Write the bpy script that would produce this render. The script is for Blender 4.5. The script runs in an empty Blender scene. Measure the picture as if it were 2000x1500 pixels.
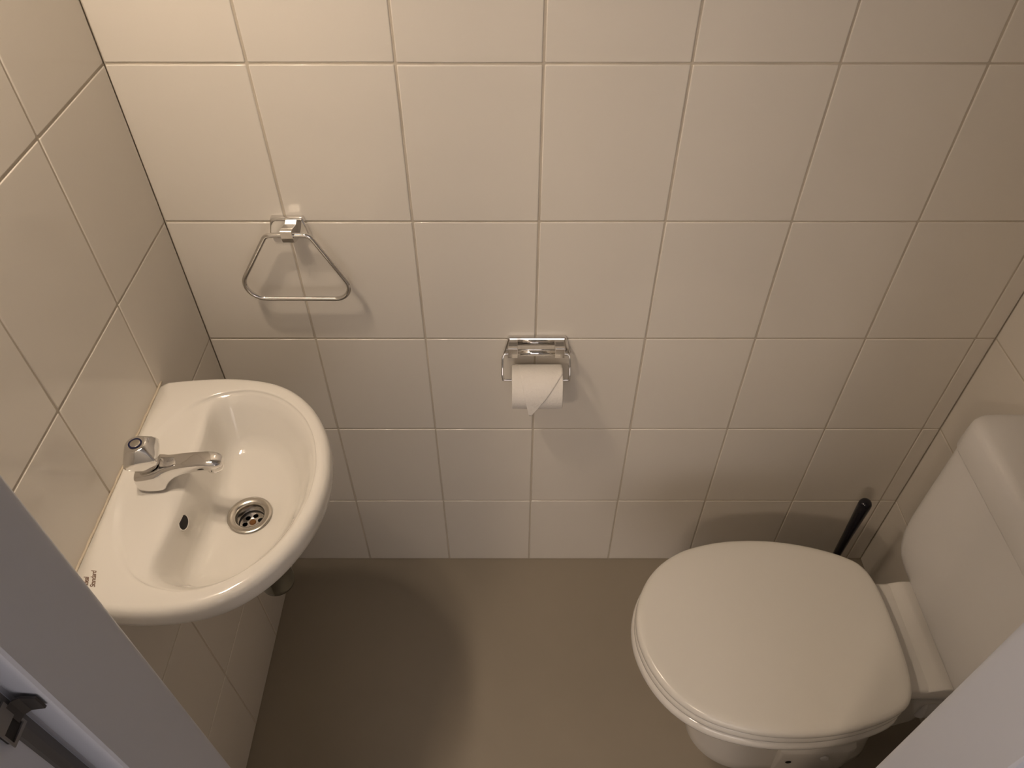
import bpy, bmesh, math, random
from mathutils import Vector, Matrix, noise
random.seed(7)
scn = bpy.context.scene
C = scn.collection

# ------------------------------------------------------------------ camera
F_PX, PITCH = 1484.95, 0.79793
CAM = (-0.0428, -1.0235, 1.6819)
cd = bpy.data.cameras.new('camera')
cd.sensor_fit = 'HORIZONTAL'
cd.sensor_width = 36.0
cd.lens = 36.0 * F_PX / 2000.0
cd.clip_start = 0.02
cam = bpy.data.objects.new('camera', cd)
C.objects.link(cam)
cam.location = CAM
cam.rotation_euler = (math.pi / 2 - PITCH, 0, 0)
scn.camera = cam

# ------------------------------------------------------------------ world, exposure
SKY_W = 2.3        # fill daylight through the added hall window
SKY_COL = (1.0, 0.88, 0.82)
w = bpy.data.worlds.new('world')
w.use_nodes = True
w.node_tree.nodes['Background'].inputs[0].default_value = (*SKY_COL, 1)
w.node_tree.nodes['Background'].inputs[1].default_value = SKY_W
scn.world = w
scn.view_settings.view_transform = 'Standard'
scn.view_settings.look = 'None'
scn.view_settings.gamma = 1.0
scn.view_settings.use_curve_mapping = False
scn.view_settings.exposure = 0.0

LAMP_W = 240.0     # two warm spots of the wall lamp (emission strength)
HALL_W = 100.0     # hall lamp behind the camera
LAMP_COL = (1.0, 0.80, 0.60)
HALL_COL = (1.0, 0.78, 0.58)

# room measures
XL, XR, YB, YF, ZC = -0.592, 0.836, 0.0, -0.76, 2.45
JL, JR = -0.3345, 0.335           # clear door opening


# ------------------------------------------------------------------ materials
def new_mat(name):
    m = bpy.data.materials.new(name)
    m.use_nodes = True
    return m, m.node_tree, m.node_tree.nodes['Principled BSDF']


def simple(name, col, rough=0.4, metal=0.0, coat=0.0, bump=0.0, bscale=60.0, cvar=0.0, cscale=8.0, rvar=0.0, spec=0.5):
    m, nt, b = new_mat(name)
    N, L = nt.nodes, nt.links
    b.inputs['Base Color'].default_value = (*col, 1)
    b.inputs['Roughness'].default_value = rough
    b.inputs['Metallic'].default_value = metal
    b.inputs['Coat Weight'].default_value = coat
    b.inputs['Coat Roughness'].default_value = 0.04
    b.inputs['Specular IOR Level'].default_value = spec
    tc = N.new('ShaderNodeTexCoord')
    if cvar > 0:
        n = N.new('ShaderNodeTexNoise'); n.inputs['Scale'].default_value = cscale
        n.inputs['Detail'].default_value = 6
        L.new(tc.outputs['Object'], n.inputs['Vector'])
        mx = N.new('ShaderNodeMix'); mx.data_type = 'RGBA'
        mx.inputs[6].default_value = (*[c * (1 - cvar) for c in col], 1)
        mx.inputs[7].default_value = (*[min(1, c * (1 + cvar)) for c in col], 1)
        L.new(n.outputs['Fac'], mx.inputs[0])
        L.new(mx.outputs[2], b.inputs['Base Color'])
        if rvar > 0:
            mr = N.new('ShaderNodeMapRange')
            mr.inputs['To Min'].default_value = rough - rvar
            mr.inputs['To Max'].default_value = rough + rvar
            L.new(n.outputs['Fac'], mr.inputs['Value'])
            L.new(mr.outputs[0], b.inputs['Roughness'])
    if bump > 0:
        n2 = N.new('ShaderNodeTexNoise'); n2.inputs['Scale'].default_value = bscale
        n2.inputs['Detail'].default_value = 4
        L.new(tc.outputs['Object'], n2.inputs['Vector'])
        bp = N.new('ShaderNodeBump'); bp.inputs['Strength'].default_value = bump
        bp.inputs['Distance'].default_value = 0.002
        L.new(n2.outputs['Fac'], bp.inputs['Height'])
        L.new(bp.outputs[0], b.inputs['Normal'])
    return m


def emissive(name, col, s):
    m, nt, b = new_mat(name)
    b.inputs['Base Color'].default_value = (0.9, 0.9, 0.9, 1)
    b.inputs['Emission Color'].default_value = (*col, 1)
    b.inputs['Emission Strength'].default_value = s
    return m


M = {
    'tile': simple('glazed_tile', (0.82, 0.775, 0.705), 0.11, bump=0.03, bscale=7, cvar=0.02, cscale=5, spec=0.45),
    'grout': simple('tile_grout', (0.60, 0.54, 0.45), 0.85, bump=0.3, bscale=400, cvar=0.22, cscale=14),
    'floor': simple('smooth_grey_floor', (0.325, 0.283, 0.225), 0.42, bump=0.06, bscale=120, cvar=0.07, cscale=5, rvar=0.05, spec=0.35),
    'paint': simple('white_gloss_paint', (0.60, 0.635, 0.735), 0.38, bump=0.05, bscale=30, cvar=0.02),
    'plaster': simple('white_plaster', (0.66, 0.67, 0.70), 0.8, bump=0.2, bscale=80, cvar=0.03),
    'ceramic': simple('white_glazed_ceramic', (0.80, 0.775, 0.73), 0.10, coat=0.35, cvar=0.01, cscale=4),
    'seat': simple('white_seat_plastic', (0.80, 0.775, 0.72), 0.20, cvar=0.012, cscale=6, bump=0.02, bscale=40),
    'plastic': simple('white_cistern_plastic', (0.79, 0.775, 0.76), 0.30, cvar=0.01),
    'chrome': simple('chrome', (0.80, 0.79, 0.78), 0.07, metal=1.0, cvar=0.02, cscale=30),
    'chrome_matt': simple('worn_chrome', (0.62, 0.59, 0.54), 0.24, metal=1.0, cvar=0.10, cscale=60),
    'steel_dark': simple('dull_strike_steel', (0.07, 0.065, 0.065), 0.5, metal=0.5, cvar=0.1, cscale=60),
    'strike': simple('satin_strike_plate', (0.22, 0.21, 0.21), 0.5, metal=0.3, cvar=0.08, cscale=60),
    'shade_strip': simple('rebate_shade_grey', (0.10, 0.095, 0.095), 0.6, cvar=0.05),  # even dark grey that paints the shade along the rebate corner
    'black': simple('black_plastic', (0.006, 0.006, 0.012), 0.18, cvar=0.1, cscale=20),
    'dark': simple('dark_hole', (0.012, 0.010, 0.010), 0.7, cvar=0.1),
    'satin': simple('satin_chrome', (0.82, 0.80, 0.77), 0.26, metal=1.0, cvar=0.02, cscale=40),
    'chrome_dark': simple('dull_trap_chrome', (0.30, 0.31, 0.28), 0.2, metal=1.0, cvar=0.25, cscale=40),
    'rust': simple('rusty_brass', (0.30, 0.15, 0.06), 0.4, metal=0.8, cvar=0.35, cscale=300),
    'blue': simple('dark_blue_ring', (0.008, 0.010, 0.045), 0.3, cvar=0.05),
    'paper': simple('toilet_paper', (0.86, 0.83, 0.79), 0.95, bump=0.5, bscale=260, cvar=0.02, cscale=30, spec=0.1),
    'card': simple('cardboard', (0.42, 0.33, 0.24), 0.9, bump=0.2, cvar=0.05),
    'silicone': simple('yellowed_silicone', (0.60, 0.53, 0.42), 0.5, cvar=0.12, cscale=30),
    'ink': simple('brown_printed_ink', (0.16, 0.085, 0.05), 0.5, cvar=0.05),
    'bulb': emissive('warm_bulb_glass', LAMP_COL, LAMP_W),
    'globe': emissive('hall_globe_glass', HALL_COL, HALL_W),
}


# ------------------------------------------------------------------ helpers
def link(name, me, mats, parent=None, smooth=True, kind=None, label=None):
    for m in (mats if isinstance(mats, (list, tuple)) else [mats]):
        me.materials.append(m)
    if smooth:
        for p in me.polygons:
            p.use_smooth = True
    o = bpy.data.objects.new(name, me)
    C.objects.link(o)
    if parent:
        o.parent = parent
        o.matrix_parent_inverse = Matrix.Translation(-Vector(parent.location))
    if kind:
        o['kind'] = kind
    if label:
        o['label'] = label
    return o


def obj(name, bm, mats, parent=None, smooth=True, sub=0, bevel=0.0, autosmooth=None, kind=None, label=None, recalc=True, seg=3):
    if recalc:
        bmesh.ops.recalc_face_normals(bm, faces=bm.faces)
    me = bpy.data.meshes.new(name)
    bm.to_mesh(me); bm.free()
    o = link(name, me, mats, parent, smooth, kind, label)
    if bevel > 0:
        b = o.modifiers.new('bevel', 'BEVEL'); b.width = bevel; b.segments = seg
        b.limit_method = 'ANGLE'; b.angle_limit = math.radians(35)
    if sub:
        s = o.modifiers.new('sub', 'SUBSURF'); s.levels = sub; s.render_levels = sub
    if autosmooth is not None:
        me.set_sharp_from_angle(angle=math.radians(autosmooth))
    return o


def thing(name, label, cat, loc, group=None):
    o = bpy.data.objects.new(name, None)
    C.objects.link(o)
    o.location = loc
    o.empty_display_size = 0.05
    o['label'] = label; o['category'] = cat
    if group:
        o['group'] = group
    return o


def add_box(bm, x0, x1, y0, y1, z0, z1, mi=0):
    v = [bm.verts.new((x, y, z)) for x in (x0, x1) for y in (y0, y1) for z in (z0, z1)]
    fs = [(0, 1, 3, 2), (4, 6, 7, 5), (0, 4, 5, 1), (2, 3, 7, 6), (0, 2, 6, 4), (1, 5, 7, 3)]
    for f in fs:
        fc = bm.faces.new([v[i] for i in f]); fc.material_index = mi
    return v


def loft(bm, rings, cap0=True, cap1=True, closed=True, mi=0):
    vr = [[bm.verts.new(p) for p in r] for r in rings]
    n = len(rings[0])
    for a, b in zip(vr[:-1], vr[1:]):
        for i in range(n if closed else n - 1):
            j = (i + 1) % n
            f = bm.faces.new((a[i], a[j], b[j], b[i])); f.material_index = mi
    for flag, r in ((cap0, vr[0]), (cap1, vr[-1])):
        if flag:
            c = Vector((0, 0, 0))
            for v in r: c += v.co
            cv = bm.verts.new(c / n)
            for i in range(n):
                f = bm.faces.new((r[i], r[(i + 1) % n], cv)); f.material_index = mi
    return vr


def lathe(bm, prof, cx, cy, n=40, cz=0.0, cap0=True, cap1=True, rf=None, axis='Z'):
    rings = []
    for k, (r, z) in enumerate(prof):
        ring = []
        for i in range(n):
            a = 2 * math.pi * i / n
            rr = r * (rf(a, k) if rf else 1)
            if axis == 'Z':
                ring.append((cx + rr * math.cos(a), cy + rr * math.sin(a), cz + z))
            elif axis == 'X':
                ring.append((cx + z, cy + rr * math.cos(a), cz + rr * math.sin(a)))
            else:
                ring.append((cx + rr * math.cos(a), cy + z, cz + rr * math.sin(a)))
        rings.append(ring)
    return loft(bm, rings, cap0, cap1)


def tube(bm, pts, r, n=12, closed=False):
    pts = [Vector(p) for p in pts]
    m = len(pts)
    rings = []
    up = None
    for i in range(m):
        if closed:
            t = (pts[(i + 1) % m] - pts[i - 1]).normalized()
        else:
            t = (pts[min(i + 1, m - 1)] - pts[max(i - 1, 0)]).normalized()
        if up is None:
            up = Vector((0, 1, 0)) if abs(t.y) < 0.9 else Vector((1, 0, 0))
        s = t.cross(up).normalized()
        u = s.cross(t).normalized()
        up = u
        rings.append([pts[i] + s * r * math.cos(2 * math.pi * k / n) + u * r * math.sin(2 * math.pi * k / n) for k in range(n)])
    if closed:
        vr = [[bm.verts.new(p) for p in g] for g in rings]
        for i in range(m):
            a, b = vr[i], vr[(i + 1) % m]
            for k in range(n):
                bm.faces.new((a[k], a[(k + 1) % n], b[(k + 1) % n], b[k]))
    else:
        loft(bm, rings)


def catmull(pts, n, closed=True):
    out = []
    m = len(pts)
    rng = m if closed else m - 1
    for i in range(rng):
        if closed:
            p = [Vector(pts[(i + k) % m]) for k in (-1, 0, 1, 2)]
        else:
            p = [Vector(pts[min(max(i + k, 0), m - 1)]) for k in (-1, 0, 1, 2)]
        for j in range(n):
            t = j / n
            out.append(0.5 * ((2 * p[1]) + (p[2] - p[0]) * t + (2 * p[0] - 5 * p[1] + 4 * p[2] - p[3]) * t * t + (3 * p[1] - p[0] - 3 * p[2] + p[3]) * t ** 3))
    if not closed:
        out.append(Vector(pts[-1]))
    return out


def polar(half, c, n, smooth=True):
    """closed outline from a half curve (u, v>=0), resampled by angle about c"""
    full = [Vector((u, v)) for u, v in half] + [Vector((u, -v)) for u, v in reversed(half) if v > 1e-6]
    if smooth:
        full = catmull(full, 8)
    out = []
    m = len(full)
    for i in range(n):
        a = 2 * math.pi * (i + 0.5) / n
        d = Vector((math.cos(a), math.sin(a)))
        best = None
        for k in range(m):
            p = full[k] - Vector(c); q = full[(k + 1) % m] - Vector(c)
            e = q - p
            den = d.x * e.y - d.y * e.x
            if abs(den) < 1e-12: continue
            t = (p.x * e.y - p.y * e.x) / den
            s = (p.x * d.y - p.y * d.x) / den
            if t > 0 and -1e-6 <= s <= 1 + 1e-6:
                if best is None or t > best: best = t
        out.append(Vector(c) + d * best)
    return out


def curve_mesh(splines, extrude, bevel=0.0):
    """flat shape with holes: list of closed 2D point lists -> mesh in XY"""
    cu = bpy.data.curves.new('shape', 'CURVE')
    cu.dimensions = '2D'; cu.fill_mode = 'BOTH'
    cu.extrude = extrude; cu.bevel_depth = bevel
    for pts in splines:
        s = cu.splines.new('POLY')
        s.points.add(len(pts) - 1)
        for i, p in enumerate(pts):
            s.points[i].co = (p[0], p[1], 0, 1)
        s.use_cyclic_u = True
    tmp = bpy.data.objects.new('shape', cu)
    me = bpy.data.meshes.new_from_object(tmp)
    bpy.data.objects.remove(tmp); bpy.data.curves.remove(cu)
    return me


# ------------------------------------------------------------------ tiled walls
def tiled_wall(name, hcuts, zcuts, h0, h1, z1, to3, thick, g=0.0030, ext=0.0):
    """tiles with soft glazed edges standing 1.6 mm proud of the grout; to3(h, depth, z) -> world"""
    bm = bmesh.new()
    d = 0.0017
    hl = [h0] + [c for c in sorted(hcuts) if h0 + 0.004 < c < h1 - 0.004] + [h1]
    zl = [0.0] + [c for c in zcuts if c < z1 - 0.004] + [z1]
    steps = [(0.0, -d), (0.0002, -0.0009), (0.0007, -0.00025), (0.0018, 0.0)]
    for a, b in zip(hl[:-1], hl[1:]):
        for c, e in zip(zl[:-1], zl[1:]):
            j = [random.uniform(-0.0003, 0.0003) for _ in range(4)]
            ga = (g / 2 if a > h0 else 0.0008); gb = (g / 2 if b < h1 else 0.0008)
            gc = (g / 2 if c > 0 else 0.0028); ge = g / 2
            x0, x1, y0, y1 = a + ga + j[0], b - gb + j[1], c + gc + j[2], e - ge + j[3]
            tx, ty = random.gauss(0, 0.0011), random.gauss(0, 0.0011)
            rings = []
            for ins, dep in steps:
                r = 0.0015
                pts = []
                for (cx, cy, sa) in ((x1 - ins - r, y1 - ins - r, 0), (x0 + ins + r, y1 - ins - r, 1), (x0 + ins + r, y0 + ins + r, 2), (x1 - ins - r, y0 + ins + r, 3)):
                    for k in range(3):
                        an = (sa + k / 2) * math.pi / 2
                        hx, hz = cx + r * math.cos(an), cy + r * math.sin(an)
                        dd = dep + tx * (hx - (x0 + x1) / 2) + ty * (hz - (y0 + y1) / 2)
                        pts.append(to3(hx, dd, hz))
                rings.append(pts)
            vr = [[bm.verts.new(p) for p in r_] for r_ in rings]
            n = 12
            for s, t in zip(vr[:-1], vr[1:]):
                for i in range(n):
                    f = bm.faces.new((s[i], s[(i + 1) % n], t[(i + 1) % n], t[i])); f.material_index = 0; f.smooth = True
            f = bm.faces.new(vr[-1]); f.material_index = 0
    # grout bed and wall body behind it
    corners = [to3(h, dd, z) for h in (h0, h1 + ext) for dd in (-thick, -0.0013) for z in (0.0, z1)]
    v = [bm.verts.new(p) for p in corners]
    for f in [(0, 1, 3, 2), (4, 6, 7, 5), (0, 4, 5, 1), (2, 3, 7, 6), (0, 2, 6, 4), (1, 5, 7, 3)]:
        fc = bm.faces.new([v[i] for i in f]); fc.material_index = 1
    return obj(name, bm, [M['tile'], M['grout']], smooth=False, kind='structure')


zc = [0.25 * k for k in range(1, 10)]
tiled_wall('wall_back', [0.2 * k for k in range(-2, 5)], zc, XL, XR, ZC, lambda h, d, z: (h, YB - d, z), 0.08)
tiled_wall('wall_left', [-0.204, -0.404, -0.604], zc, YF, YB, ZC, lambda h, d, z: (XL + d, h, z), 0.08, ext=0.03)
tiled_wall('wall_right', [-0.20, -0.40, -0.60], zc, YF, YB, ZC, lambda h, d, z: (XR - d, h, z), 0.08, ext=0.03)

# floor of toilet and hall: one slab
bm = bmesh.new()
add_box(bm, -2.3, 2.1, -3.28, 0.08, -0.08, 0.0)
obj('floor', bm, M['floor'], smooth=False, kind='structure')
bm = bmesh.new()
add_box(bm, -2.3, 2.1, -3.28, 0.08, ZC, ZC + 0.08)
obj('ceiling', bm, M['plaster'], smooth=False, kind='structure')

# front wall around the door opening
bm = bmesh.new()
add_box(bm, -2.3, JL - 0.055, YF - 0.11, YF, 0.0, ZC)
add_box(bm, JR + 0.055, 2.1, YF - 0.11, YF, 0.0, ZC)
add_box(bm, JL - 0.055, JR + 0.055, YF - 0.11, YF, 2.09, ZC)
obj('wall_front', bm, M['plaster'], smooth=False, kind='structure')
# hall walls behind the camera, the far one opened for added fill light
WX0, WX1, WZ0, WZ1 = -1.0, 0.7, 0.85, 2.15
bm = bmesh.new()
add_box(bm, -2.3, WX0, -3.28, -3.2, 0, ZC)
add_box(bm, WX1, 2.1, -3.28, -3.2, 0, ZC)
add_box(bm, WX0, WX1, -3.28, -3.2, 0, WZ0)
add_box(bm, WX0, WX1, -3.28, -3.2, WZ1, ZC)
obj('wall_hall_far', bm, M['plaster'], smooth=False, kind='structure')
bm = bmesh.new()
for b in ((WX0, WX0 + .05, WZ0, WZ1), (WX1 - .05, WX1, WZ0, WZ1), (WX0 + .05, WX1 - .05, WZ0, WZ0 + .05), (WX0 + .05, WX1 - .05, WZ1 - .05, WZ1), (-.175, -.125, WZ0 + .05, WZ1 - .05)):
    add_box(bm, b[0], b[1], -3.26, -3.21, b[2], b[3])
obj('added_fill_window_1', bm, M['paint'], smooth=False, kind='structure')  # unseen window, added to let broad fill light in through the doorway
for nm, b in (('wall_hall_left', (-2.38, -2.3, -3.2, YF - 0.11)), ('wall_hall_right', (2.1, 2.18, -3.2, YF - 0.11))):
    bm = bmesh.new()
    add_box(bm, *b, 0.0, ZC)
    obj(nm, bm, M['plaster'], smooth=False, kind='structure')

# door frame: jambs with a rebate on the hall side
YS = -0.83     # stop face
YO = -0.895    # hall face


def jamb(name, sx, xe):
    # xe = clear-opening face, sx = +1 left jamb (face looks +X), -1 right jamb
    P = [(-0.062, -0.753)]
    for k in range(5):
        a = math.pi / 2 * k / 4
        P.append((-0.009 + 0.009 * math.sin(a), -0.762 + 0.009 * math.cos(a)))
    P += [(0, YS + 0.002), (-0.0015, YS), (-0.0222, YS), (-0.0238, YS - 0.002), (-0.0238, YO), (-0.062, YO)]
    P = [(xe + sx * p[0], p[1]) for p in P]
    bm = bmesh.new()
    loft(bm, [[(x, y, z) for x, y in P] for z in (0.0, 2.09)])
    return obj(name, bm, M['paint'], smooth=True, autosmooth=30, kind='structure')


trim_l = jamb('trim_1', 1, JL)
jamb('trim_2', -1, JR)
bm = bmesh.new()
add_box(bm, JL, JR, YS, -0.753, 2.03, 2.09)
obj('trim_3', bm, M['paint'], smooth=False, bevel=0.004, kind='structure')

# added dark strip standing in for the shade in the rebate, and the strike plate with its bent lip lying on the stop face
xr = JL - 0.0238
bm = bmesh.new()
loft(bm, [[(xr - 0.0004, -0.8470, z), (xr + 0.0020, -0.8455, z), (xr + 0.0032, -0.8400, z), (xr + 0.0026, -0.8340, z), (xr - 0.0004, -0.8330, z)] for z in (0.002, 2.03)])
obj('rebate_shade_strip', bm, M['shade_strip'], trim_l, smooth=False, label='dark strip painted as the shade in the rebate')
me = curve_mesh([[(-0.008, 0.004), (0.008, 0.004), (0.008, 0.036), (-0.008, 0.036)],
                 [(-0.0065, 0.0075), (0.0065, 0.0075), (0.0065, 0.0200), (-0.0065, 0.0200)]], 0.0006)
me.transform(Matrix.Translation((xr + 0.0042, -0.846, 1.178)) @ Matrix(((0, 0, 1, 0), (1, 0, 0, 0), (0, 1, 0, 0), (0, 0, 0, 1))))
sp = link('strike_plate', me, M['strike'], trim_l, smooth=False, label='steel strike plate let into the white door jamb')
bm = bmesh.new()
add_box(bm, xr - 0.012, xr + 0.0037, -0.8530, -0.8390, 1.1845, 1.1990)
obj('latch_hole', bm, M['dark'], sp, smooth=False, label='dark latch pocket')
bm = bmesh.new()
lip = []
for dx, dy in ((0.0048, -0.0100), (0.0058, -0.0050), (0.0095, -0.0022), (0.0185, -0.0016)):
    zt, zb = 1.206 + (0.0185 - dx) * 0.2, 1.188 + dx * 0.15
    lip.append([(xr + dx, YS + dy, zb), (xr + dx, YS + dy, zt), (xr + dx - 0.0004, YS + dy - 0.0016, zt), (xr + dx - 0.0004, YS + dy - 0.0016, zb)])
loft(bm, lip)
obj('strike_lip', bm, M['steel_dark'], sp, smooth=False, bevel=0.0005, label='dark bent lip')

# ------------------------------------------------------------------ lamps
LX, LY, LZ, LD, LR, LREC = -0.52, -0.43, 1.86, 0.058, 0.034, 0.012
lamp = thing('wall_lamp', 'wall lamp with two round warm down-facing spots above the hand basin', 'lamp', (XL, LY, LZ + 0.06))
bm = bmesh.new()
add_box(bm, XL + 0.0005, XL + 0.022, LY - LD - 0.05, LY + LD + 0.05, LZ + 0.05, LZ + 0.085)
obj('wall_plate', bm, M['paint'], lamp, smooth=False, bevel=0.004)
for by in (LY - LD, LY + LD):
    bm = bmesh.new()
    lathe(bm, [(0.008, 0.064), (0.012, 0.058), (LR * 0.8, 0.052), (LR + 0.002, 0.040), (LR + 0.003, 0.030), (LR + 0.003, -LREC), (LR + 0.0015, -LREC), (LR + 0.0005, 0.0), (LR + 0.0005, 0.030)], LX, by, 40, LZ)
    sh_ = obj('spot_shade', bm, M['paint'], lamp, autosmooth=40)
    bm = bmesh.new()
    tube(bm, [(XL + 0.015, by, LZ + 0.066), (LX - 0.02, by, LZ + 0.066), (LX, by, LZ + 0.058)], 0.006, 14)
    obj('arm', bm, M['paint'], sh_)
    bm = bmesh.new()
    lathe(bm, [(LR, 0.006), (LR - 0.001, 0.002), (LR * 0.5, -0.001)], LX, by, 40, LZ)
    obj('bulb', bm, M['bulb'], sh_, autosmooth=60)
hall = thing('hall_ceiling_lamp', 'round flat white ceiling lamp in the hall outside the door', 'lamp', (-0.75, -2.05, ZC))
bm = bmesh.new()
lathe(bm, [(0.03, 0.0), (0.03, -0.10), (0.120, -0.112), (0.128, -0.120), (0.128, -0.168), (0.122, -0.168), (0.120, -0.150), (0.120, -0.125)], -0.75, -2.05, 48, ZC)
obj('lamp_shade', bm, M['paint'], hall, autosmooth=40)
bm = bmesh.new()
lathe(bm, [(0.1195, -0.140), (0.1185, -0.144), (0.06, -0.147)], -0.75, -2.05, 48, ZC)
obj('diffuser', bm, M['globe'], hall, autosmooth=60)

# ------------------------------------------------------------------ hand basin
BY = -0.380
ZR = 0.833
DC = (0.163, 0.0)
basin = thing('hand_basin', 'white ceramic hand basin with rounded front, fixed to the tiled left wall', 'basin', (XL, BY, 0.66))


def bp(p, z):
    return (XL + max(p[0], 0.0006), BY + p[1], z)


NB = 144
outer = polar([(0, 0), (0, 0.06), (0, 0.12), (0, 0.17), (0.0, 0.190), (0.012, 0.1945), (0.047, 0.1995), (0.095, 0.203), (0.142, 0.200), (0.182, 0.190), (0.218, 0.169), (0.250, 0.136), (0.275, 0.092), (0.289, 0.048), (0.294, 0)], DC, NB)
oval = polar([(0.011, 0), (0.013, 0.035), (0.026, 0.085), (0.046, 0.122), (0.066, 0.145), (0.089, 0.160), (0.116, 0.169), (0.144, 0.172), (0.178, 0.164), (0.209, 0.146), (0.239, 0.115), (0.260, 0.075), (0.2715, 0.03), (0.2735, 0)], DC, NB)
lip0 = polar([(0.093, 0), (0.093, 0.06), (0.091, 0.10), (0.088, 0.128), (0.0925, 0.148), (0.112, 0.1605), (0.144, 0.1645), (0.176, 0.157), (0.205, 0.139), (0.233, 0.108), (0.253, 0.07), (0.2635, 0.03), (0.2655, 0)], DC, NB)
lip1 = polar([(0.0985, 0), (0.098, 0.055), (0.096, 0.095), (0.094, 0.124), (0.100, 0.142), (0.118, 0.152), (0.144, 0.155), (0.174, 0.148), (0.201, 0.131), (0.227, 0.101), (0.246, 0.066), (0.256, 0.03), (0.258, 0)], DC, NB)
wallb = polar([(0.108, 0), (0.107, 0.05), (0.106, 0.085), (0.108, 0.110), (0.120, 0.124), (0.144, 0.128), (0.170, 0.122), (0.194, 0.106), (0.214, 0.080), (0.228, 0.05), (0.233, 0.025), (0.234, 0)], DC, NB)
floorb = polar([(0.118, 0), (0.1185, 0.03), (0.122, 0.052), (0.134, 0.070), (0.150, 0.075), (0.165, 0.073), (0.182, 0.064), (0.195, 0.048), (0.202, 0.025), (0.204, 0)], DC, NB)


def circ(r):
    return [Vector((DC[0] + r * math.cos(2 * math.pi * (i + .5) / NB), DC[1] + r * math.sin(2 * math.pi * (i + .5) / NB))) for i in range(NB)]


def mixr(a, b, t):
    return [p.lerp(q, t) for p, q in zip(a, b)]


def inset(r, d):
    """move towards the drain by d except along the wall"""
    out = []
    for p in r:
        v = p - Vector(DC)
        q = p - v.normalized() * d
        if p.x < 0.004: q.x = p.x; q.y = p.y - (1 if p.y > 0 else -1) * (d if abs(p.y) > 0.15 else 0)
        out.append(q)
    return out


def fz(r, za, zb):
    """height that falls from za at the wall side to zb at the front"""
    return [za + (zb - za) * min(1, max(0, (p.x - 0.06) / 0.15)) for p in r]


rings = []


def addr(r, z):
    zs = z if isinstance(z, list) else [z] * NB
    rings.append([bp(p, zz) for p, zz in zip(r, zs)])


def sc(r, su, sv):
    return [Vector((p.x * su, p.y * sv)) for p in r]


addr(sc(outer, 0.50, 0.35), 0.675)
addr(sc(outer, 0.62, 0.50), 0.682)
addr(sc(outer, 0.78, 0.72), 0.715)
addr(sc(outer, 0.90, 0.89), 0.765)
addr(sc(outer, 0.955, 0.955), 0.790)
addr(inset(outer, 0.0045), 0.7965)
addr(inset(outer, 0.001), 0.802)
addr(inset(outer, 0.0), 0.812)
addr(inset(outer, 0.0008), 0.822)
addr(inset(outer, 0.0035), 0.8285)
addr(inset(outer, 0.0075), 0.8318)
addr(inset(outer, 0.0120), 0.8330)
addr(mixr(inset(outer, 0.012), oval, 0.6), 0.8333)
addr(mixr(inset(outer, 0.012), oval, 0.92), 0.8331)
addr(oval, 0.8326)
addr(mixr(oval, lip0, 0.06), fz(oval, 0.8308, 0.8305))
addr(mixr(oval, lip0, 0.14), fz(oval, 0.8292, 0.8290))
addr(mixr(oval, lip0, 0.40), fz(oval, 0.8284, 0.8276))
addr(mixr(oval, lip0, 0.80), fz(oval, 0.8275, 0.8240))
addr(lip0, fz(lip0, 0.8262, 0.8215))
addr(mixr(lip0, lip1, 0.5), fz(lip0, 0.8235, 0.8165))
addr(lip1, fz(lip1, 0.8165, 0.8060))
addr(mixr(lip1, wallb, 0.40), fz(lip1, 0.796, 0.790))
addr(mixr(lip1, wallb, 0.78), fz(lip1, 0.772, 0.775))
addr(wallb, fz(wallb, 0.760, 0.765))
addr(mixr(wallb, floorb, 0.45), fz(wallb, 0.7515, 0.757))
addr(floorb, fz(floorb, 0.7475, 0.7505))
addr(circ(0.0345), 0.7450)
addr(circ(0.030), 0.7437)
addr(circ(0.024), 0.7425)
addr(circ(0.0222), 0.738)
addr(circ(0.0222), 0.700)
bm = bmesh.new()
loft(bm, rings)
obj('bowl', bm, M['ceramic'], basin)

# overflow: dark oval mouth in the steep back slope, with a bright ceramic lip
ocx, ocy, ocz = XL + 0.1002, BY - 0.0535, 0.8060
Nn = Vector((1, 0, 0.40)).normalized()
Tt = Vector((0, 1, 0)); Bb = Nn.cross(Tt).normalized()


def oval_pt(c, a, b, k, n, off=0.0):
    t = 2 * math.pi * k / n
    return Vector(c) + Tt * a * math.cos(t) + Bb * b * math.sin(t) + Nn * off


bm = bmesh.new()
loft(bm, [[oval_pt((ocx, ocy, ocz), r1, r2, k, 28, o_) for k in range(28)] for r1, r2, o_ in ((0.0128, 0.0100, -0.004), (0.0124, 0.0096, 0.0002), (0.0116, 0.0089, 0.0011), (0.0110, 0.0083, 0.0009), (0.0106, 0.0079, -0.003))], cap0=False, cap1=False)
obj('overflow_rim', bm, M['ceramic'], basin)
bm = bmesh.new()
loft(bm, [[oval_pt((ocx, ocy, ocz), 0.0108, 0.0081, k, 28, o_) for k in range(28)] for o_ in (-0.003, 0.0004)])
obj('overflow_hole', bm, M['dark'], basin, label='dark oval overflow hole')

# yellowed sealant along the wall
bm = bmesh.new()
pts = [(XL + 0.0012, BY + 0.189 - 0.378 * k / 40, ZR + 0.0004 + 0.0006 * math.sin(k * 1.7)) for k in range(41)]
tube(bm, pts, 0.0018, 8)
obj('sealant_bead', bm, M['silicone'], basin, label='yellowed silicone bead')

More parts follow.
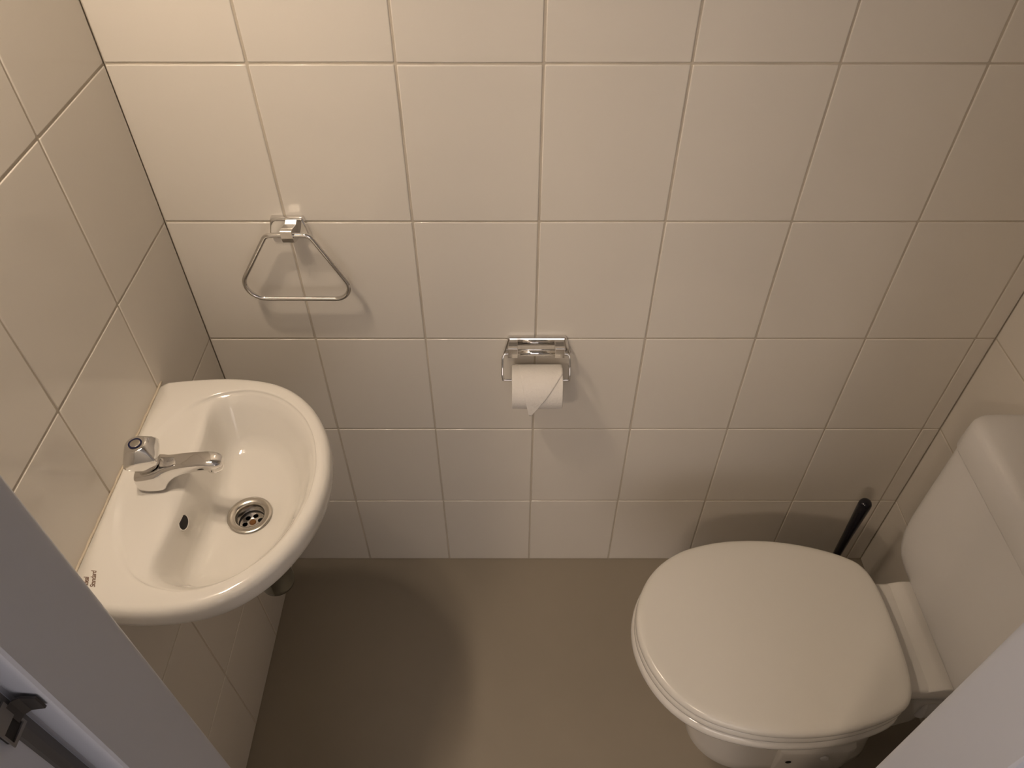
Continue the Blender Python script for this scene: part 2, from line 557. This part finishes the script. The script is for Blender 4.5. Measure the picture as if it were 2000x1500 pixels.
# maker's script on the rim
fc = bpy.data.curves.new('script', 'FONT')
fc.body = '   Ideal\nStandard'
fc.size = 0.0088; fc.shear = 0.45; fc.space_line = 0.95; fc.space_character = 0.86
fc.extrude = 0.00008; fc.offset = 0.00010
tmp = bpy.data.objects.new('script', fc)
me = bpy.data.meshes.new_from_object(tmp)
bpy.data.objects.remove(tmp)
me.transform(Matrix.Translation((XL + 0.0255, BY - 0.1695, 0.83345)) @ Matrix.Rotation(math.radians(107), 4, 'Z') @ Matrix.Diagonal((0.90, 1.0, 1, 1)))
link('maker_script', me, M['ink'], basin, smooth=False, label='small brown handwritten-style maker script')

# waste: chrome flange, dark well, perforated grid with a rusty screw
DX, DY = XL + DC[0], BY + DC[1]
bm = bmesh.new()
lathe(bm, [(0.0222, 0.7300), (0.0222, 0.7425), (0.031, 0.7450), (0.0325, 0.7464), (0.0315, 0.7474), (0.0285, 0.7476), (0.0225, 0.7468), (0.0206, 0.7452), (0.0198, 0.7400), (0.0193, 0.7240)], DX, DY, 64, cap0=False, cap1=False)
waste = obj('waste_flange', bm, M['chrome_matt'], basin, autosmooth=50, label='round metal waste flange in the bottom of the bowl')
bm = bmesh.new()
lathe(bm, [(0.0222, 0.701), (0.0215, 0.7295), (0.0194, 0.7300), (0.0190, 0.7225), (0.0190, 0.7120)], DX, DY, 40, cap0=True, cap1=True)
obj('well', bm, M['dark'], waste, label='dark well under the grid')
me = curve_mesh([[(0.0190 * math.cos(2 * math.pi * k / 48), 0.0190 * math.sin(2 * math.pi * k / 48)) for k in range(48)]] +
                [[(0.0113 * math.cos(math.pi / 3 * h + .35) + 0.0041 * math.cos(2 * math.pi * k / 20), 0.0113 * math.sin(math.pi / 3 * h + .35) + 0.0041 * math.sin(2 * math.pi * k / 20)) for k in range(20)] for h in range(6)], 0.0006, 0.0003)
me.transform(Matrix.Translation((DX, DY, 0.7262)))
link('grid', me, M['chrome'], waste, smooth=False)
bm = bmesh.new()
lathe(bm, [(0.0050, 0.7264), (0.0050, 0.7275), (0.0040, 0.7286), (0.0, 0.7290)][:3], DX, DY, 20)
obj('screw', bm, M['rust'], waste, autosmooth=40, label='rusty screw head')

# bottle trap below
trap = thing('bottle_trap', 'chrome bottle trap hanging under the basin, pipe into the left wall', 'trap', (DX, DY, 0.54))
bm = bmesh.new()
lathe(bm, [(0.012, 0.548), (0.022, 0.549), (0.0265, 0.554), (0.0275, 0.562), (0.0275, 0.600), (0.0285, 0.603), (0.0285, 0.612), (0.0265, 0.615), (0.0260, 0.640), (0.021, 0.650), (0.017, 0.652), (0.0165, 0.6745)], DX, DY, 40)
obj('cup', bm, M['chrome_dark'], trap, autosmooth=50)
bm = bmesh.new()
tube(bm, [(DX - 0.02, DY, 0.628), (DX - 0.06, DY, 0.628), (DX - 0.10, DY, 0.628), (XL + 0.001, DY, 0.628)], 0.016, 24)
obj('wall_pipe', bm, M['chrome_dark'], trap)
bm = bmesh.new()
lathe(bm, [(0.030, 0.0009), (0.030, 0.003), (0.024, 0.008), (0.0165, 0.009)], XL, DY, 32, 0.628, axis='X')
obj('wall_rosette', bm, M['chrome'], trap, autosmooth=50)

# ------------------------------------------------------------------ tap
tap = thing('tap', 'chrome pillar tap with fluted knob on the back deck of the hand basin', 'tap', (XL + 0.054, BY, 0.828))
TY = BY + 0.001
ZT = 0.8277


def supersec(p0, p1, wd, n=28, e=3.2):
    """rounded section between lower point p0 and upper point p1 (u,z), width wd along Y"""
    cx, cz = (p0[0] + p1[0]) / 2, (p0[1] + p1[1]) / 2
    ax, az = (p1[0] - p0[0]) / 2, (p1[1] - p0[1]) / 2
    out = []
    for k in range(n):
        t = 2 * math.pi * k / n
        c, s = math.cos(t), math.sin(t)
        cc = math.copysign(abs(c) ** (2 / e), c); ss = math.copysign(abs(s) ** (2 / e), s)
        out.append((XL + cx + ax * ss, TY + wd / 2 * cc, cz + az * ss))
    return out


secs = [((0.0375, ZT + .002), (0.0370, 0.8560), 0.026, 2.6), ((0.0362, ZT), (0.0355, 0.8590), 0.040, 3.5), ((0.041, ZT), (0.0395, 0.8610), 0.0465, 4.5), ((0.055, ZT), (0.0545, 0.8632), 0.0475, 5), ((0.0715, ZT), (0.0675, 0.8660), 0.0440, 5),
        ((0.0745, ZT + .0035), (0.0715, 0.8680), 0.0405, 4.5), ((0.0785, 0.8395), (0.0765, 0.8700), 0.0340, 4), ((0.088, 0.8475), (0.0855, 0.8733), 0.0300, 3.6), ((0.101, 0.8545), (0.0990, 0.8770), 0.0275, 3.4), ((0.118, 0.8595), (0.1170, 0.8800), 0.0262, 3.2),
        ((0.133, 0.8622), (0.1325, 0.8812), 0.0262, 3.2), ((0.145, 0.8634), (0.1450, 0.8806), 0.0262, 3), ((0.1525, 0.8644), (0.1530, 0.8790), 0.0225, 2.6), ((0.1565, 0.8665), (0.1570, 0.8760), 0.0150, 2.2)]
bm = bmesh.new()
loft(bm, [supersec(a, b, wdt, e=e) for a, b, wdt, e in secs])
obj('spout', bm, M['chrome'], tap, sub=1)
bm = bmesh.new()
lathe(bm, [(0.0108, 0.8660), (0.0112, 0.8620), (0.0112, 0.8590), (0.0104, 0.8580), (0.0090, 0.8580), (0.0086, 0.8600)], XL + 0.1440, TY, 32)
obj('aerator', bm, M['chrome'], tap, autosmooth=40)
bm = bmesh.new()
lathe(bm, [(0.0130, 0.8620), (0.0130, 0.8690), (0.0110, 0.8700), (0.0110, 0.8740)], XL + 0.0535, TY, 32)
obj('valve_neck', bm, M['chrome'], tap, autosmooth=40)
kp = [(0.0165, 0.8655), (0.0182, 0.8668), (0.0210, 0.8710), (0.0250, 0.8765), (0.0285, 0.8830), (0.0290, 0.8875), (0.0270, 0.8935), (0.0228, 0.8995), (0.0180, 0.9045), (0.0155, 0.9068), (0.0138, 0.9078), (0.0108, 0.9082), (0.0092, 0.9082)]
amp = [0.06, 0.09, 0.14, 0.20, 0.24, 0.24, 0.23, 0.19, 0.12, 0.06, 0.02, 0.0, 0.0]
bm = bmesh.new()
lathe(bm, kp, XL + 0.0535, TY, 80, rf=lambda a, k: 1 - amp[k] * abs(math.sin(2 * (a + 0.55))) ** 0.85)
knob = obj('knob', bm, M['chrome'], tap)
knob.data.transform(Matrix.Translation((XL + 0.0535, TY, 0.870)) @ Matrix.Rotation(math.radians(-3), 4, 'Y') @ Matrix.Translation((-XL - 0.0535, -TY, -0.870)))
bx0 = XL + 0.0515
bm = bmesh.new()
lathe(bm, [(0.0088, 0.9078), (0.0088, 0.9092), (0.0066, 0.9092), (0.0066, 0.9078)], bx0, TY, 40, cap0=False, cap1=False)
obj('index_ring', bm, M['blue'], knob, smooth=False, label='dark blue ring on the knob top')
bm = bmesh.new()
lathe(bm, [(0.0066, 0.9078), (0.0066, 0.9091), (0.0050, 0.9096)], bx0, TY, 32)
obj('index_cap', bm, M['chrome_matt'], knob, autosmooth=40)

# ------------------------------------------------------------------ towel ring
ring = thing('towel_ring', 'empty chrome towel ring, rounded triangle, on the back wall above the basin', 'towel ring', (-0.395, -0.002, 0.99))


def plate(bm, top, bot, zt, zb, r, layers):
    """rounded trapezoid wall plate: top/bot = (x0, x1); layers = (depth, inset)"""
    base = rounded_poly([(bot[0], zb), (bot[1], zb), (top[1], zt), (top[0], zt)], [r] * 4, 5)
    base = [Vector(p) for p in base]
    rg_ = []
    for d_, i_ in layers:
        rg_.append([(p.x, -d_, p.y) for p in off2(base, i_)])
    loft(bm, rg_)


def off2(poly, d):
    out = []
    m = len(poly)
    for i in range(m):
        t = (poly[(i + 1) % m] - poly[i - 1]).normalized()
        out.append(poly[i] + Vector((-t.y, t.x)) * d)
    return out


def rounded_poly(pts, rad, n=10):
    out = []
    m = len(pts)
    for i in range(m):
        p, a, b = Vector(pts[i]), Vector(pts[i - 1]), Vector(pts[(i + 1) % m])
        u, v = (a - p).normalized(), (b - p).normalized()
        ang = u.angle(v)
        r = rad[i]
        d = r / math.tan(ang / 2)
        c = p + (u + v).normalized() * (r / math.sin(ang / 2))
        s, e = p + u * d, p + v * d
        a0 = math.atan2(s.y - c.y, s.x - c.x); a1 = math.atan2(e.y - c.y, e.x - c.x)
        da = (a1 - a0 + math.pi) % (2 * math.pi) - math.pi
        for k in range(n + 1):
            t = a0 + da * k / n
            out.append((c.x + r * math.cos(t), c.y + r * math.sin(t)))
    return out


bm = bmesh.new()
plate(bm, (-0.4215, -0.3700), (-0.4295, -0.3630), 1.0125, 0.9770, 0.003, ((0.0002, 0.0), (0.0070, 0.0), (0.0088, 0.0009), (0.0098, 0.0026)))
obj('wall_plate', bm, M['chrome'], ring, smooth=True, autosmooth=28)
bm = bmesh.new()
loft(bm, [[(x, -0.0088, 0.9760), (x, -0.0088, 1.0020), (x, -0.0345, 1.0095), (x, -0.0385, 1.0095), (x, -0.0405, 1.0080), (x, -0.0405, 0.9960), (x, -0.0372, 0.9865), (x, -0.0300, 0.9820)] for x in (-0.4005, -0.3820)])
obj('clamp', bm, M['satin'], ring, smooth=False, bevel=0.0007)
RY = -0.0330


rp = rounded_poly([(-0.4265, 0.9970), (-0.3580, 0.9970), (-0.2960, 0.8705), (-0.5065, 0.8715)], [0.0125, 0.0125, 0.026, 0.030])
bm = bmesh.new()
tube(bm, [(x, RY, z) for x, z in rp], 0.0040, 16, closed=True)
obj('ring', bm, M['chrome'], ring)

# ------------------------------------------------------------------ toilet roll holder
holder = thing('toilet_roll_holder', 'chrome toilet roll holder with two square clamps on the back wall', 'toilet roll holder', (0.001, -0.002, 0.745))
bm = bmesh.new()
plate(bm, (-0.0500, 0.0555), (-0.0610, 0.0655), 0.7600, 0.7150, 0.005, ((0.0002, 0.0), (0.0062, 0.0), (0.0085, 0.0012), (0.0098, 0.0034)))
obj('wall_plate', bm, M['chrome'], holder, smooth=True, autosmooth=28)
for cx in (-0.0412, 0.0430):
    bm = bmesh.new()
    w_ = 0.0085
    loft(bm, [[(x, -0.0088, 0.7180), (x, -0.0088, 0.7450), (x, -0.0300, 0.7590), (x, -0.0340, 0.7590), (x, -0.0355, 0.7575), (x, -0.0355, 0.7445), (x, -0.0330, 0.7330), (x, -0.0250, 0.7270)] for x in (cx - w_, cx + w_)])
    obj('clamp', bm, M['satin'], holder, smooth=False, bevel=0.0008)
bm = bmesh.new()
tube(bm, [(-0.0412, -0.024, 0.738), (0.0, -0.024, 0.738), (0.0430, -0.024, 0.738)], 0.0062, 24)
obj('cross_bar', bm, M['chrome'], holder)
# wire bail
bail = [(-0.0330, -0.029, 0.7400), (-0.0520, -0.029, 0.7400), (-0.0570, -0.030, 0.7380), (-0.0592, -0.0325, 0.7330), (-0.0598, -0.040, 0.715), (-0.0600, -0.0460, 0.7030), (-0.0586, -0.0485, 0.6960), (-0.0535, -0.0490, 0.6932)]
right = [(-x + 0.0022, y, z) for x, y, z in reversed(bail)]
bm = bmesh.new()
tube(bm, catmull(bail + [(0.0, -0.0490, 0.6932)] + right, 6, closed=False), 0.0022, 12)
obj('wire_bail', bm, M['chrome'], holder)

# ------------------------------------------------------------------ toilet roll
RC = Vector((0.0030, -0.0490, 0.6750)); RR = 0.0402; RT = 0.0190; RW = 0.0462
roll = thing('toilet_roll', 'white toilet roll with the loose end folded to a point, hanging in its chrome holder', 'toilet roll', (RC.x, RC.y, RC.z - RR))


def rr_fn(a):
    return RR + 0.0003 * math.sin(3 * a + 1)


n = 72
bm = bmesh.new()
prof = [(RT, -RW), (RR - 0.0015, -RW), (RR, -RW + 0.0012), (RR + 0.0002, 0), (RR, RW - 0.0012), (RR - 0.0015, RW), (RT, RW)]
rg = []
for r, xo in prof:
    rg.append([(RC.x + xo, RC.y + r * math.cos(2 * math.pi * k / n), RC.z + r * math.sin(2 * math.pi * k / n)) for k in range(n)])
vr = loft(bm, rg, False, False)
for k in range(n):
    bm.faces.new((vr[-1][k], vr[-1][(k + 1) % n], vr[0][(k + 1) % n], vr[0][k]))
obj('paper', bm, M['paper'], roll, autosmooth=40)
bm = bmesh.new()
lathe(bm, [(RT, -RW), (RT, RW), (RT - 0.0012, RW), (RT - 0.0012, -RW)], RC.x, RC.y, 40, RC.z, cap0=False, cap1=False, axis='X')
obj('core', bm, M['card'], roll, autosmooth=40, label='cardboard core')
# loose sheet: wraps over the top then hangs; s = arc length from the top
ro = RR + 0.0012


def sheet_pt(x, s):
    s_arc = ro * math.radians(82)
    if s < s_arc:
        a = math.pi / 2 + s / ro
        return (x, RC.y + ro * math.cos(a), RC.z + ro * math.sin(a))
    a = math.pi / 2 + math.radians(82)
    e = s - s_arc
    return (x, RC.y + ro * math.cos(a) - 0.0004 - 0.05 * e, RC.z + ro * math.sin(a) - e)


x0, x1 = RC.x - RW + 0.0008, RC.x + RW - 0.0006
tipx, tips, sR, sL = RC.x - 0.0125, 0.0965, 0.008, 0.0
bm = bmesh.new()
NS, NX = 44, 20
s0 = -0.045
grid = []
for i in range(NS + 1):
    s = s0 + (tips - s0) * i / NS
    xa = x0 + 0.012
    a = x0 + 0.012 * max(0.0, min(1.0, (s + 0.030) / 0.012)) if s < sL else xa + (tipx - 0.0022 - xa) * (s - sL) / (tips - sL)
    b = x1 if s < sR else x1 + (tipx + 0.0022 - x1) * (s - sR) / (tips - sR)
    grid.append([bm.verts.new(sheet_pt(a + (b - a) * j / NX, s)) for j in range(NX + 1)])
for i in range(NS):
    for j in range(NX):
        bm.faces.new((grid[i][j], grid[i][j + 1], grid[i + 1][j + 1], grid[i + 1][j]))
sh = obj('loose_sheet', bm, M['paper'], roll, label='loose end folded into a triangle')
so = sh.modifiers.new('solid', 'SOLIDIFY'); so.thickness = 0.0006; so.offset = 0

# ------------------------------------------------------------------ toilet
TCY = -0.402
toilet = thing('toilet', 'white close-coupled toilet with its lid closed, cistern against the right wall', 'toilet', (0.50, TCY, 0.0))
lid_half = [(0.1752, 0), (0.1780, 0.030), (0.1900, 0.068), (0.2110, 0.104), (0.2380, 0.132), (0.2720, 0.154), (0.3100, 0.1680), (0.3550, 0.1775), (0.4050, 0.1810), (0.4550, 0.1790), (0.5050, 0.1710), (0.5500, 0.1585), (0.5850, 0.1440), (0.6070, 0.1280), (0.6200, 0.1020), (0.6265, 0.060), (0.6285, 0)]
NT = 128
LC = (0.42, 0)
lid = polar(lid_half, LC, NT)


def off(poly, d):
    out = []
    m = len(poly)
    for i in range(m):
        t = (poly[(i + 1) % m] - poly[i - 1]).normalized()
        out.append(poly[i] + Vector((-t.y, t.x)) * d)
    return out


def T(poly, z):
    return [(p.x, TCY + p.y, z) for p in poly]


bm = bmesh.new()
loft(bm, [T(off(lid, .006), .4200), T(off(lid, .0012), .4205), T(off(lid, .0), .4225), T(off(lid, .0), .4265), T(off(lid, .0013), .4305), T(off(lid, .0040), .4335), T(off(lid, .0085), .4353), T(off(lid, .018), .4362), T(off(lid, .045), .4368), T([Vector(LC) + (p - Vector(LC)) * .35 for p in lid], .4376)])
obj('lid', bm, M['seat'], toilet)
seat_h = [(x if x < .6 else .6 + (x - .6) * 0.6, v) for x, v in lid_half]
seat = polar(seat_h, LC, NT)
hole = [Vector((0.40 + 0.155 * math.cos(2 * math.pi * (i + .5) / NT) * (1.05), 0.115 * math.sin(2 * math.pi * (i + .5) / NT))) for i in range(NT)]
bm = bmesh.new()
sr = [T(off(seat, .004), .4010), T(off(seat, -.0002), .4030), T(off(seat, -.0006), .4080), T(off(seat, .0004), .4140), T(off(seat, .004), .4175), T(off(seat, .012), .4185), T(hole, .4175), T(hole, .4020)]
vr = loft(bm, sr, False, False)
for k in range(NT):
    bm.faces.new((vr[-1][k], vr[-1][(k + 1) % NT], vr[0][(k + 1) % NT], vr[0][k]))
obj('seat', bm, M['seat'], toilet)


def egg(x0, x1, hw, nose=1.0, p=2.3):
    """plan outline: rounded nose at x0, blunter at x1"""
    out = []
    xc = x0 + hw * 1.15 * nose if (x0 + hw * 1.15 * nose) < (x0 + x1) / 2 + 0.03 else (x0 + x1) / 2
    for i in range(NT):
        a = 2 * math.pi * (i + .5) / NT
        c, s = math.cos(a), math.sin(a)
        if c < 0:
            ex = 2.0
            out.append(Vector((xc - (xc - x0) * abs(c), hw * s)))
        else:
            q = p
            cc = abs(c) ** (2 / q); ss = math.copysign(abs(s) ** (2 / q), s)
            out.append(Vector((xc + (x1 - xc) * cc, hw * ss)))
    return out


rimo = off(polar([(x if x < .58 else .58 + (x - .58) * 0.7, v) for x, v in lid_half], LC, NT), -0.0045)
bm = bmesh.new()
pr = [T(egg(.330, .700, .094, 1.0, 4), 0.0), T(egg(.3285, .702, .0955, 1, 4), 0.004), T(egg(.330, .700, .0935, 1, 4), 0.030), T(egg(.336, .695, .0880, 1, 4), 0.080), T(egg(.338, .692, .0850, 1, 4), 0.140), T(egg(.325, .688, .0880, 1, 3.5), 0.190),
      T(egg(.295, .680, .1060, 1, 3), 0.240), T(egg(.252, .665, .1360, 1, 2.6), 0.285), T(egg(.218, .650, .1590, 1, 2.4), 0.320), T(off(rimo, .018), .347), T(off(rimo, .007), .366), T(off(rimo, .0020), .378), T(off(rimo, .0), .386), T(off(rimo, .0015), .3935), T(off(rimo, .006), .3985), T(off(rimo, .014), .4000)]
loft(bm, pr)


def rrect(x0, x1, hw, r, z, n=6, rb=None):
    out = []
    rb = r if rb is None else rb
    for cx, cy, sa, rr in ((x1 - rb, hw - rb, 0, rb), (x0 + r, hw - r, 1, r), (x0 + r, -hw + r, 2, r), (x1 - rb, -hw + rb, 3, rb)):
        for k in range(n + 1):
            a = (sa + k / n) * math.pi / 2
            out.append((cx + rr * math.cos(a), TCY + cy + rr * math.sin(a), z))
    return out


# rear shelf the cistern stands on, tapering to the trapway
shy = 0.006
sh_r = [rrect(.60, .72, .045, .03, .05), rrect(.60, .78, .048, .03, .12), rrect(.59, .80, .052, .03, .22), rrect(.57, .81, .066, .03, .29), rrect(.56, .818, .088, .02, .335), rrect(.555, .820, .1000, .012, .358), rrect(.555, .820, .1035, .010, .372), rrect(.555, .820, .1035, .010, .390), rrect(.557, .818, .1015, .008, .3955), rrect(.565, .812, .0970, .006, .3975)]
sh_r = [[(x, y + shy, z) for x, y, z in r] for r in sh_r]
loft(bm, sh_r)
loft(bm, [[(x, y + shy, z) for x, y, z in r] for r in (rrect(.655, .820, .1028, .006, .3930), rrect(.667, .820, .1028, .006, .3982), rrect(.677, .820, .1025, .006, .4020), rrect(.6835, .820, .1015, .006, .4042), rrect(.688, .820, .1005, .006, .4050), rrect(.692, .818, .0990, .006, .4050))])
obj('pan', bm, M['ceramic'], toilet, autosmooth=60)

# foot ear with the fixing hole and the white bolt cap
bm = bmesh.new()
ear = [(.486, -.0880), (.490, -.0980), (.505, -.1000), (.560, -.1000), (.620, -.0970), (.642, -.0880)]
loft(bm, [[(x, TCY + y + dz * 0.25, z) for x, y in ear] + [(.642, TCY - .06, z), (.486, TCY - .06, z)] for z, dz in ((0.0, 0), (0.085, 0.0), (0.100, 0.012), (0.108, 0.05))])
obj('foot_ear', bm, M['ceramic'], toilet, smooth=True, bevel=0.003, autosmooth=50)
bm = bmesh.new()
lathe(bm, [(0.0060, -.0008), (0.0056, -.0016), (0.0045, -.0006)], .510, TCY - .1000, 24, .064, axis='Y')
obj('fixing_hole', bm, M['dark'], toilet, label='small dark fixing hole')
bm = bmesh.new()
lathe(bm, [(0.0085, .0), (0.0085, -.0030), (0.0070, -.0048), (0.0030, -.0056)], .577, TCY - .0990, 28, .084, axis='Y')
obj('bolt_cap', bm, M['plastic'], toilet, autosmooth=50)

# waste pipe into the right wall
bm = bmesh.new()
lathe(bm, [(0.050, -0.09), (0.056, -0.085), (0.056, -0.045), (0.050, -0.040), (0.050, -0.0008)], XR, TCY, 36, .185, axis='X')
obj('waste_pipe', bm, M['plastic'], toilet, autosmooth=50)

# cistern: rounded plastic tank, narrower and round-cornered at the bottom
CCY = -0.398


def crect(x0, x1, hw, r, z, bow=0.0, n=8):
    out = []
    for cx, cy, sa, rr in ((x1 - .006, hw - .006, 0, .006), (x0 + r, hw - r, 1, r), (x0 + r, -hw + r, 2, r), (x1 - .006, -hw + .006, 3, .006)):
        for k in range(n + 1):
            a = (sa + k / n) * math.pi / 2
            px, py = cx + rr * math.cos(a), cy + rr * math.sin(a)
            if px < (x0 + x1) / 2:
                px -= bow * (1 - (py / hw) ** 2)
            out.append((px, CCY + py, z))
        if sa == 1:
            for k in range(1, 6):
                py = (hw - r) * (1 - 2 * k / 6)
                out.append((x0 - bow * (1 - (py / hw) ** 2), CCY + py, z))
    return out


XB = XR - 0.003
bm = bmesh.new()
loft(bm, [crect(.712, XB, .112, .022, .4060), crect(.702, XB, .136, .026, .4080), crect(.696, XB, .156, .030, .4150), crect(.6925, XB, .171, .031, .4260), crect(.691, XB, .1815, .031, .4420), crect(.690, XB, .1885, .031, .4660), crect(.690, XB, .1915, .030, .5000), crect(.690, XB, .1920, .030, .56), crect(.690, XB, .1920, .030, .64), crect(.690, XB, .1920, .030, .7120)])
cist = obj('cistern', bm, M['plastic'], toilet, autosmooth=50)
bm = bmesh.new()
loft(bm, [crect(.6905, XB, .1915, .030, .7115), crect(.6878, XB, .1942, .031, .7130), crect(.6868, XB, .1950, .031, .7160), crect(.6872, XB, .1945, .032, .7500), crect(.6880, XB, .1938, .032, .7650), crect(.6900, XB, .1918, .033, .7730), crect(.6945, XB, .1875, .034, .7785), crect(.7030, XB, .179, .034, .7815), crect(.722, XB, .160, .03, .7830)])
obj('cistern_lid', bm, M['plastic'], cist, autosmooth=70)

# ------------------------------------------------------------------ toilet brush
BX, BBY = 0.684, -0.108
brush = thing('toilet_brush', 'black plastic toilet brush in its holder, on the floor behind the toilet', 'toilet brush', (BX, BBY, 0.0))
bm = bmesh.new()
lathe(bm, [(0.045, 0.0), (0.048, 0.003), (0.048, 0.02), (0.043, 0.10), (0.044, 0.125), (0.041, 0.128), (0.038, 0.124), (0.038, 0.02)], BX, BBY, 40)
obj('brush_holder', bm, M['black'], brush, autosmooth=45)
bm = bmesh.new()
lathe(bm, [(0.010, 0.122), (0.034, 0.124), (0.035, 0.130), (0.022, 0.138), (0.0085, 0.146), (0.0085, 0.20), (0.0098, 0.27), (0.0120, 0.34), (0.0132, 0.382), (0.0128, 0.391), (0.0105, 0.3965), (0.006, 0.3990)], BX, BBY, 32)
obj('handle', bm, M['black'], brush, autosmooth=60)
